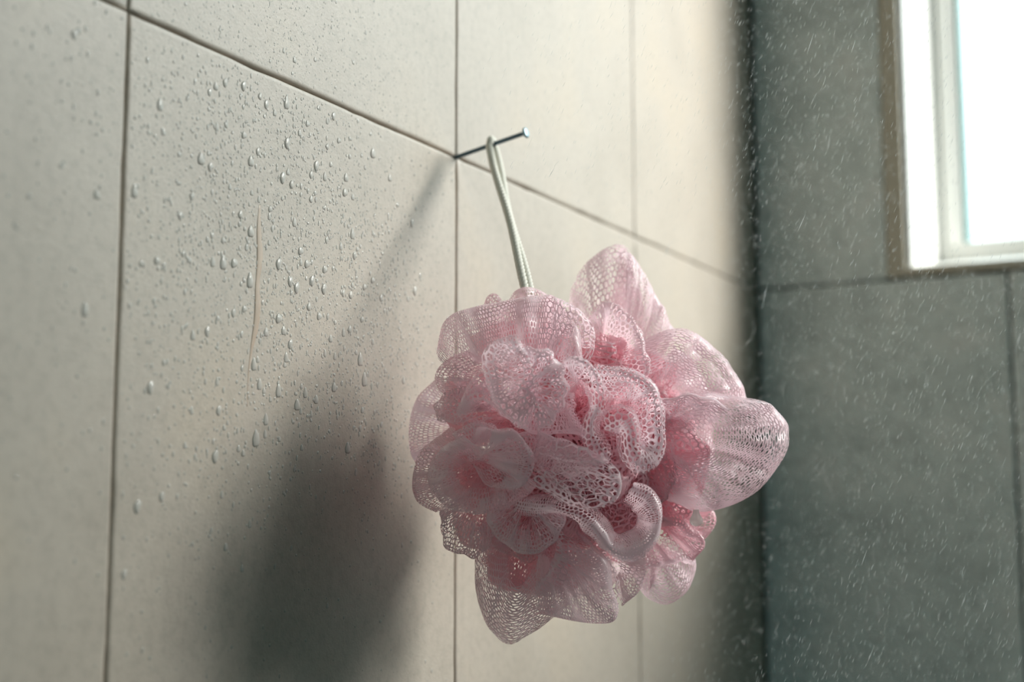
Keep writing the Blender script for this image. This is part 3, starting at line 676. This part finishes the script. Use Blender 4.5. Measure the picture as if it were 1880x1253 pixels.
# the gathered heart of the pouf, seen between the outer ruffles
CORE = [
    ([(3.43, 0.51, 3.06), (1.88, 1.42, 3.69), (1.26, -1.19, 3.90), (-0.57, 0.79, 4.10), (-1.44, -1.14, 3.63)], (0.00, 0.00, -0.20), 0.502213, 0.85, 0.060573, 0.35, 4, 0.15, 0.24),
    ([(0.81, 2.15, 3.19), (-0.25, 1.76, 3.73), (-1.03, 0.46, 3.67), (-2.41, 0.01, 3.41), (-2.98, 0.37, 2.40)], (0.00, 0.00, -0.20), 0.464979, 0.85, 0.0554272, 0.35, 5, 0.15, 0.24),
    ([(-0.07, 0.20, 3.16), (-0.41, -0.85, 3.57), (0.17, -1.85, 2.85), (1.57, -2.12, 2.36), (1.30, -3.01, 1.28)], (0.00, 0.00, -0.20), 0.426839, 0.85, 0.0621057, 0.35, 5, 0.15, 0.24),
    ([(3.06, 1.29, 2.03), (2.17, 1.32, 2.36), (1.56, 2.14, 2.88), (0.55, 2.32, 2.78), (-0.47, 2.97, 2.45)], (0.00, 0.00, -0.20), 0.492065, 0.85, 0.0592567, 0.35, 3, 0.15, 0.24),
    ([(-2.49, -2.22, 1.31), (-2.83, -1.14, 1.75), (-2.27, -0.33, 2.21), (-1.95, 0.62, 2.90), (-1.09, 0.91, 3.22)], (0.00, 0.00, -0.20), 0.395745, 0.85, 0.0542722, 0.35, 4, 0.15, 0.24),
    ([(1.09, -0.08, 3.42), (1.65, -0.97, 3.13), (1.95, -1.96, 2.44), (3.48, -1.26, 1.18), (3.41, -1.26, 0.21)], (0.00, 0.00, -0.20), 0.574226, 0.85, 0.064546, 0.35, 3, 0.15, 0.24),
    ([(-1.11, 1.52, 3.40), (-0.20, 2.37, 3.92), (-0.74, 3.55, 2.72), (-1.62, 4.19, 1.03), (-0.50, 4.23, 0.41)], (0.00, 0.00, -0.20), 0.582462, 0.85, 0.0616025, 0.35, 3, 0.15, 0.24),
    ([(-1.02, -4.41, 0.34), (-1.25, -3.87, 1.11), (-1.14, -3.14, 2.29), (-1.84, -2.38, 3.32), (-2.07, -1.18, 3.86)], (0.00, 0.00, -0.20), 0.514927, 0.85, 0.0512695, 0.35, 4, 0.15, 0.24),
    ([(1.72, 2.74, 1.80), (2.75, 2.75, 1.91), (3.20, 1.22, 1.65), (3.98, 0.42, 1.51), (3.94, -0.07, 0.37)], (0.00, 0.00, -0.20), 0.574175, 0.85, 0.0520128, 0.35, 3, 0.15, 0.24),
    ([(-2.11, 3.47, 0.97), (-3.48, 3.02, 1.12), (-3.12, 1.92, 2.93), (-4.19, 0.03, 0.68), (-3.83, -1.27, 1.63)], (0.00, 0.00, -0.20), 0.384806, 0.85, 0.0620802, 0.35, 4, 0.15, 0.24),
    ([(3.20, -2.57, -0.40), (1.89, -3.46, -0.40), (1.66, -3.37, 1.46), (0.32, -3.01, 1.81), (-0.21, -2.83, 2.00)], (0.00, 0.00, -0.20), 0.526316, 0.85, 0.054796, 0.35, 3, 0.15, 0.24),
    ([(1.53, 3.09, -0.95), (2.13, 2.86, 0.78), (1.12, 3.32, 1.08), (-0.04, 3.17, 1.65), (-0.31, 2.77, 2.54)], (0.00, 0.00, -0.20), 0.350815, 0.85, 0.0514681, 0.35, 5, 0.15, 0.24),
    ([(-1.38, -3.33, 0.60), (-2.69, -2.77, 0.91), (-3.48, -1.82, -0.99), (-3.16, -0.66, 1.45), (-3.65, 0.38, 0.89)], (0.00, 0.00, -0.20), 0.55984, 0.85, 0.0601427, 0.35, 5, 0.15, 0.24),
    ([(2.93, 0.80, 2.10), (3.17, 0.22, 1.45), (3.18, -1.21, 0.62), (3.30, -0.54, -0.66), (3.60, -0.39, -1.32)], (0.00, 0.00, -0.20), 0.480596, 0.85, 0.0530939, 0.35, 3, 0.15, 0.24),
    ([(-1.25, 3.33, 2.56), (-1.66, 3.32, 1.64), (-2.69, 3.60, 0.57), (-3.91, 2.68, -0.26), (-3.17, 3.11, -1.88)], (0.00, 0.00, -0.20), 0.485064, 0.85, 0.0548661, 0.35, 4, 0.15, 0.24),
    ([(-0.17, -3.60, -1.70), (-0.85, -3.15, -0.76), (-1.29, -3.21, 0.12), (0.16, -3.38, 1.01), (-0.38, -2.65, 1.83)], (0.00, 0.00, -0.20), 0.412088, 0.85, 0.0521764, 0.35, 5, 0.15, 0.24),
    ([(1.28, 4.16, -0.70), (2.38, 3.76, -1.05), (3.25, 2.88, 0.81), (3.70, 1.48, 0.17), (4.68, 0.24, -0.26)], (0.00, 0.00, -0.20), 0.364455, 0.85, 0.0542548, 0.35, 4, 0.15, 0.24),
    ([(-3.74, -2.07, -1.30), (-4.06, -0.83, -0.85), (-3.78, 0.31, -0.58), (-3.81, 1.51, -0.24), (-3.37, 1.60, 0.68)], (0.00, 0.00, -0.20), 0.360987, 0.85, 0.0635986, 0.35, 4, 0.15, 0.24),
    ([(0.35, -3.95, -0.20), (2.60, -2.68, 1.03), (2.45, -3.01, -1.05), (2.75, -1.77, -1.28), (2.95, -1.28, -1.98)], (0.00, 0.00, -0.20), 0.581232, 0.85, 0.0641215, 0.35, 5, 0.15, 0.24),
    ([(1.36, 3.39, -1.84), (0.46, 3.34, -1.90), (0.25, 4.46, -0.22), (-1.38, 4.25, 0.03), (-2.01, 3.36, 0.16)], (0.00, 0.00, -0.20), 0.415159, 0.85, 0.0637398, 0.35, 3, 0.15, 0.24),
    ([(-3.58, -2.41, 0.89), (-2.99, -2.73, 0.82), (-2.80, -2.56, -1.98), (-1.69, -4.11, -1.64), (-0.73, -3.72, -2.32)], (0.00, 0.00, -0.20), 0.518974, 0.85, 0.0635147, 0.35, 4, 0.15, 0.24),
    ([(4.04, -0.22, 0.97), (4.78, -0.08, -0.19), (4.18, 1.28, -1.40), (3.53, 1.15, -2.67), (2.71, 1.63, -2.95)], (0.00, 0.00, -0.20), 0.554374, 0.85, 0.0595176, 0.35, 3, 0.15, 0.24),
    ([(-3.44, 0.68, -2.84), (-3.37, 1.75, -2.87), (-2.53, 2.59, -2.08), (-3.00, 2.88, -0.32), (-2.47, 3.80, 0.63)], (0.00, 0.00, -0.20), 0.489961, 0.85, 0.0529746, 0.35, 4, 0.15, 0.24),
    ([(-1.14, -3.61, -1.85), (-0.38, -3.76, -1.12), (0.78, -3.28, -1.85), (1.94, -3.52, -0.74), (2.96, -2.69, -0.77)], (0.00, 0.00, -0.20), 0.399142, 0.85, 0.0618698, 0.35, 5, 0.15, 0.24),
    ([(3.04, 1.03, -3.22), (1.81, 2.10, -2.72), (1.32, 3.03, -2.02), (1.17, 4.04, -1.09), (0.78, 4.14, 0.12)], (0.00, 0.00, -0.20), 0.552017, 0.85, 0.0590867, 0.35, 4, 0.15, 0.24),
    ([(-4.15, 0.84, -0.95), (-3.27, 0.32, -2.60), (-4.17, -1.62, -1.64), (-2.49, -1.97, -3.03), (-1.65, -2.84, -2.89)], (0.00, 0.00, -0.20), 0.544883, 0.85, 0.0540964, 0.35, 4, 0.15, 0.24),
    ([(1.44, -2.45, -1.97), (2.23, -2.35, -1.29), (2.17, -0.80, -2.98), (3.37, -0.47, -1.83), (3.52, 0.24, -1.30)], (0.00, 0.00, -0.20), 0.38915, 0.85, 0.0542763, 0.35, 5, 0.15, 0.24),
    ([(0.32, 1.83, -4.55), (-0.47, 2.65, -3.83), (-0.78, 3.35, -2.57), (-2.63, 3.08, -2.16), (-2.81, 3.79, -0.82)], (0.00, 0.00, -0.20), 0.352859, 0.85, 0.0524348, 0.35, 5, 0.15, 0.24),
    ([(-1.76, -3.01, -0.84), (-1.55, -2.80, -1.70), (-0.95, -2.56, -2.75), (0.16, -2.13, -3.18), (0.48, -1.68, -3.49)], (0.00, 0.00, -0.20), 0.521635, 0.85, 0.0605631, 0.35, 4, 0.15, 0.24),
    ([(0.62, 0.14, -3.49), (0.99, 1.50, -3.48), (2.52, 0.34, -3.00), (3.02, 1.13, -2.01), (2.91, 1.46, -1.07)], (0.00, 0.00, -0.20), 0.516814, 0.85, 0.0522237, 0.35, 3, 0.15, 0.24),
    ([(-1.39, -1.51, -3.61), (-1.77, -0.47, -3.73), (-2.11, 0.60, -3.16), (-2.56, 1.66, -2.57), (-2.15, 2.71, -1.99)], (0.00, 0.00, -0.20), 0.391784, 0.85, 0.0626215, 0.35, 4, 0.15, 0.24),
    ([(2.03, 0.12, -3.51), (2.12, -0.81, -3.68), (1.39, -1.89, -3.38), (0.37, -2.41, -3.45), (-0.34, -3.15, -2.75)], (0.00, 0.00, -0.20), 0.584723, 0.85, 0.0627798, 0.35, 3, 0.15, 0.24),
    ([(-0.96, 2.65, -2.78), (-0.38, 2.21, -3.04), (-0.10, 0.97, -3.39), (1.44, 0.94, -3.03), (2.01, 0.61, -3.51)], (0.00, 0.00, -0.20), 0.477954, 0.85, 0.0554359, 0.35, 3, 0.15, 0.24),
    ([(-1.25, -2.22, -2.96), (-1.11, -1.86, -3.43), (-0.05, -1.21, -3.66), (0.00, 0.64, -4.06), (1.19, 0.35, -3.75)], (0.00, 0.00, -0.20), 0.497821, 0.85, 0.0634396, 0.35, 4, 0.15, 0.24),
]
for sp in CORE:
    add_ruffle(sp, M_NET_BOUNCE_TINT)

# cord: a doubled twisted cord looped over the nail
cord_top = nail_tip.lerp(nail_head, (.0178+.012)/(.0342+.012))
foot = LC+Vector((-0.0150, -0.0224, 0.0558))
for sgn in (-1, 1):
    pts = []
    a0 = foot+Vector((0, .0013*sgn, 0))
    topc = cord_top+Vector((0, 0, .0010+.0012))
    off = Vector((.0, .0019*sgn, -.001))
    n = 60
    for i in range(n+1):
        t = i/n
        p = a0.lerp(cord_top+off, t)
        p += Vector((.0004*math.sin(t*7+sgn), .0006*sgn*math.sin(t*9), 0))
        pts.append(p)
    for i in range(1, 9):
        ang = i/8*math.pi/2
        pts.append(cord_top+Vector((0, .0019*sgn*math.cos(ang), -.001+.0033*math.sin(ang))))
    # resample
    L_ = [0]
    for i in range(1, len(pts)):
        L_.append(L_[-1]+(pts[i]-pts[i-1]).length)
    m_ = 150
    ps = []
    j = 0
    for i in range(m_):
        s0 = L_[-1]*i/(m_-1)
        while j < len(L_)-2 and L_[j+1] < s0:
            j += 1
        ps.append(pts[j].lerp(pts[j+1], (s0-L_[j])/max(1e-9, L_[j+1]-L_[j])))
    Vs, Fs = [], []
    for ply in range(3):
        hel = []
        for i, p in enumerate(ps):
            t = (ps[min(i+1, m_-1)]-ps[max(i-1, 0)]).normalized()
            a = (Vector((1, 0, 0))-t*t.x).normalized(); b = t.cross(a)
            th = 2*math.pi*(L_[-1]*i/(m_-1)/.0062)+ply*2*math.pi/3
            hel.append(p-LC+0.00070*(math.cos(th)*a+math.sin(th)*b))
        V, F = tube(hel, .00105, 8)
        b0 = len(Vs)
        Vs += V; Fs += [tuple(x+b0 for x in f) for f in F]
    if sgn == -1:
        allV, allF = Vs, Fs
    else:
        b0 = len(allV)
        allV = allV+Vs; allF = allF+[tuple(x+b0 for x in f) for f in Fs]
o = mesh_obj('hanging_cord', allV, allF, M_CORD, pouf, True)
o['label'] = 'cream twisted cord doubled over the nail'

# drop hanging from the large right ruffle
def sphere_grid(nr, ns):
    V, F = [], []
    for i in range(nr+1):
        for k in range(ns):
            V.append((i/nr, 2*math.pi*k/ns))
    return V
DROPLOC = LC+Vector((0.0413, 0.0027, -0.0262))
prof = [(0, .0), (.08, .0016), (.2, .0022), (.36, .0024), (.5, .0021), (.65, .0016), (.8, .0012), (1, .0010)]
V, F = tube([Vector((0, 0, -.0042+.0062*t)) for t, r in prof], [max(r*1.05, .0003) for t, r in prof], 14)
M_DROP, nt_, b_, o_ = new_mat('milky_soap_water')
b_.inputs['Transmission Weight'].default_value = .6
b_.inputs['Roughness'].default_value = .08
b_.inputs['IOR'].default_value = 1.33
b_.inputs['Base Color'].default_value = (.97, .95, .92, 1)
t_ = N(nt_, 'ShaderNodeBsdfTranslucent', Color=(.97, .95, .92, 1))
m_x = N(nt_, 'ShaderNodeMixShader')
nt_.links.new(b_.outputs[0], m_x.inputs[1]); nt_.links.new(t_.outputs[0], m_x.inputs[2]); nt_.links.new(m_x.outputs[0], o_.inputs['Surface'])
o = mesh_obj('water_drop', V, F, M_DROP, None, True)
o.location = DROPLOC
tag(o, 'single clear water drop hanging from the lower edge of the large right ruffle', 'water drop')

# ------------------------------------------------------------------ water on the left wall
rnd = random.Random(5)
def drop_profile(elong, nr=4, ns=12, seed=0, lean=.25):
    r_ = random.Random(seed)
    ph = r_.uniform(0, 6.28)
    V, F = [], []
    for i in range(nr):
        a = i/nr*math.pi/2
        rr, h = math.cos(a), math.sin(a)
        for k in range(ns):
            th = 2*math.pi*k/ns
            wob = 1+.16*math.sin(2*th+ph)+.11*math.sin(3*th+2*ph)
            y = rr*math.cos(th)*wob*(1-.16*max(0, math.sin(th))*(elong-1))
            z = rr*math.sin(th)*wob*elong
            V.append((h*.30, y, z-lean*h*elong*.5))
    V.append((.30, 0, -lean*elong*.5))
    for i in range(nr-1):
        for k in range(ns):
            k2 = (k+1) % ns
            F.append((i*ns+k, i*ns+k2, (i+1)*ns+k2, (i+1)*ns+k))
    for k in range(ns):
        F.append(((nr-1)*ns+k, (nr-1)*ns+(k+1) % ns, nr*ns))
    F.append(tuple(range(ns))[::-1])
    return V, F

def g2(y, z, cy, cz, sy, sz):
    return math.exp(-.5*((y-cy)/sy)**2-.5*((z-cz)/sz)**2)
def dens(y, z):
    if z > 0:       # upper tile
        return .75*g2(y, z, -.135, .012, .05, .03)
    d = 1.0*g2(y, z, -.115, -.045, .035, .035)+.65*g2(y, z, -.085, -.085, .030, .028)+.5*g2(y, z, -.16, -.05, .03, .05)
    d += .22*g2(y, z, -.15, -.12, .04, .03)
    if y < -.2:
        d = .16*g2(y, z, -.225, -.03, .02, .05)
    return d
def joint_clear(y, z, r):
    return abs(z) > r+.0015 and abs(y+.2) > r+.002 and abs(y) > r+.002
taken = []
def pick(r, tries=400, gap=1.0):
    for _ in range(tries):
        y, z = rnd.uniform(-.24, -.004), rnd.uniform(-.2, .07)
        if rnd.random() < dens(y, z) and joint_clear(y, z, r*1.6):
            if gap and any((y-a)**2+(z-b)**2 < ((r+c)*gap)**2 for a, b, c in taken):
                continue
            return y, z
    return None
variants = []
for k, el in enumerate((1.0, 1.15, 1.3, 1.6, 2.1)):
    V, F = drop_profile(el, seed=k)
    me = bpy.data.meshes.new('water_drop')
    me.from_pydata(V, [], F); me.update(); me.shade_smooth()
    me.materials.append(M_BEAD)
    variants.append(me)
nbig = 0
def proud_at(y, z):
    return (.0006 if y < -.2 else 0.0)+(.0003 if z < 0 else 0.0)
specials = [(-.1085, -.0600, .00115, 1, 'pair'), (-.1063, -.0607, .00125, 2, 'pair')]
def wall_drop(y, z, r, vi, label, group):
    o = bpy.data.objects.new('water_drop', variants[vi])
    o.location = (proud_at(y, z)-.00002, y, z); o.scale = (r, r, r)
    COL.objects.link(o)
    tag(o, label, 'water drop', group)
    taken.append((y, z, r*1.3))
while nbig < 290:
    r = .00075+.00095*rnd.random()**2.4
    p = pick(r, gap=1.0)
    if not p:
        break
    y, z = p
    if z > 0:
        r *= .6
    vi = rnd.choice((0, 1, 1, 2, 2, 3, 4)) if z > -.09 else rnd.choice((2, 3, 3, 4, 4))
    shape = ('round', 'round', 'oval', 'oval', 'long running')[vi]
    size = 'large' if r > .00125 else 'mid-sized' if r > .00092 else 'small'
    if y < -.2:
        lab, grp = f'{size} {shape} water drop on the far left tile, left of the upright joint', 'drops on the far left tile'
    elif z > 0:
        part_ = 'near the far left joint' if y < -.15 else 'above the middle of the slanting joint' if y < -.08 else 'towards the nail'
        lab, grp = f'{size} {shape} water drop on the upper tile, {part_}', 'drops on the upper tile'
    else:
        hgt = 'close under slanting joint' if z > -.025 else 'in upper half' if z > -.06 else 'at half height' if z > -.095 else 'in shaded lower part'
        sid = 'by left joint' if y < -.165 else 'left of trickle' if y < -.137 else 'right of trickle' if y < -.09 else 'towards the pouf'
        lab, grp = f'{size} {shape} water drop on big tile, {hgt}, {sid}', 'drops on the big tile '+sid
    wall_drop(y, z, r, vi, lab, grp)
    nbig += 1
# fine drops: too many to count
SV, SF = [], []
small = [drop_profile(el, 2, 7, seed=20+k) for k, el in enumerate((1, 1.25, 1.7))]
cnt = 0
grid = {}
while cnt < 11000:
    r = .00018+.00050*rnd.random()**2.2
    y, z = rnd.uniform(-.245, -.003), rnd.uniform(-.23, .09)
    d_ = dens(y, z)*1.05+.55*g2(y, z, -.055, -.095, .028, .035)+.25*(z > 0)*g2(y, z, -.09, .02, .07, .03)
    if rnd.random() > d_+.02 or not joint_clear(y, z, r):
        if rnd.random() > .001:
            continue
    if z > 0:
        r *= .62
    V, F = small[rnd.randrange(3)]
    b0 = len(SV)
    SV += [(proud_at(y, z)-.00002+v[0]*r, y+v[1]*r, z+v[2]*r) for v in V]
    SF += [tuple(i+b0 for i in f) for f in F]
    cnt += 1
o = mesh_obj('fine_droplets', SV, SF, M_BEAD, None, True)
tag(o, 'fine beads of condensation dusting the beige tiles left of the pouf', 'droplets', kind='stuff')

# trickle of water run down the big tile
pts = [(-.1346, -.048), (-.1348, -.056), (-.1340, -.066), (-.1349, -.075), (-.1346, -.083), (-.1352, -.090), (-.1372, -.098), (-.1385, -.106), (-.1390, -.118)]
rad = [.0004, .0013, .0017, .0011, .0018, .0014, .0005, .0003, .0002]
P, _ = catmull([(0, a, b) for a, b in pts], 60)
V, F = tube([Vector(p) for p in P], [float(np.interp(i/59, np.linspace(0, 1, 9), rad)) for i in range(60)], 8)
V = [Vector((.0003+v.x*.16, -.1350+(v.y+.1350)*1.0, v.z)) for v in V]
M_SOAP, nt_, b_, o_ = new_mat('peach_soap_film')
b_.inputs['Base Color'].default_value = (.70, .555, .44, 1)
b_.inputs['Roughness'].default_value = .2
t_ = N(nt_, 'ShaderNodeBsdfTransparent')
m_x = N(nt_, 'ShaderNodeMixShader')
m_x.inputs[0].default_value = .35
nt_.links.new(b_.outputs[0], m_x.inputs[1]); nt_.links.new(t_.outputs[0], m_x.inputs[2]); nt_.links.new(m_x.outputs[0], o_.inputs['Surface'])
tag(mesh_obj('water_trickle', V, F, M_SOAP, None, True), 'thin peach soapy trickle of water running down the middle of the big beige tile', 'water trickle')

# fine shower spray drifting between the pouf and the window wall
r5 = np.random.default_rng(3)
NSP = 22000
SVv, SQ = [], []
c5 = np.stack([r5.uniform(.05, .27, NSP), r5.uniform(-.08, .20, NSP), r5.uniform(-.26, .20, NSP)], 1)
c5 = c5[np.linalg.norm(c5-np.array(LC), axis=1) > .105]
NSP = len(c5)
dirs = np.array([.33, .18, .93])+r5.normal(0, .10, (NSP, 3))
dirs /= np.linalg.norm(dirs, axis=1)[:, None]
ln5 = r5.uniform(.0006, .0014, NSP)*np.where(r5.random(NSP) < .004, 3.0, 1)
rd5 = r5.uniform(.000045, .00009, NSP)*np.where(ln5 > .0017, 1.8, 1)
e1 = np.cross(dirs, [0, 1, 0]); e1 /= np.linalg.norm(e1, axis=1)[:, None]
e2 = np.cross(dirs, e1)
lev = [(-1, .12), (-.1, 1), (1, .12)]
A = []
for (t, rr) in lev:
    for k in range(3):
        th = k*math.pi*2/3
        A.append(c5+dirs*(t*ln5)[:, None]+(e1*math.cos(th)+e2*math.sin(th))*(rd5*rr)[:, None])
A = np.stack(A, 1)
q = []
for l in range(2):
    for k in range(3):
        q.append((l*3+k, l*3+(k+1) % 3, l*3+3+(k+1) % 3, l*3+3+k))
q = np.array(q)
QQ = (np.arange(NSP)*9)[:, None, None]+q[None]
o = quads_obj('water_spray', A.reshape(-1, 3), QQ.reshape(-1, 4), M_SPRAY, None)
tag(o, 'fine spray of falling water in the air before the grey window wall', 'spray', kind='stuff')
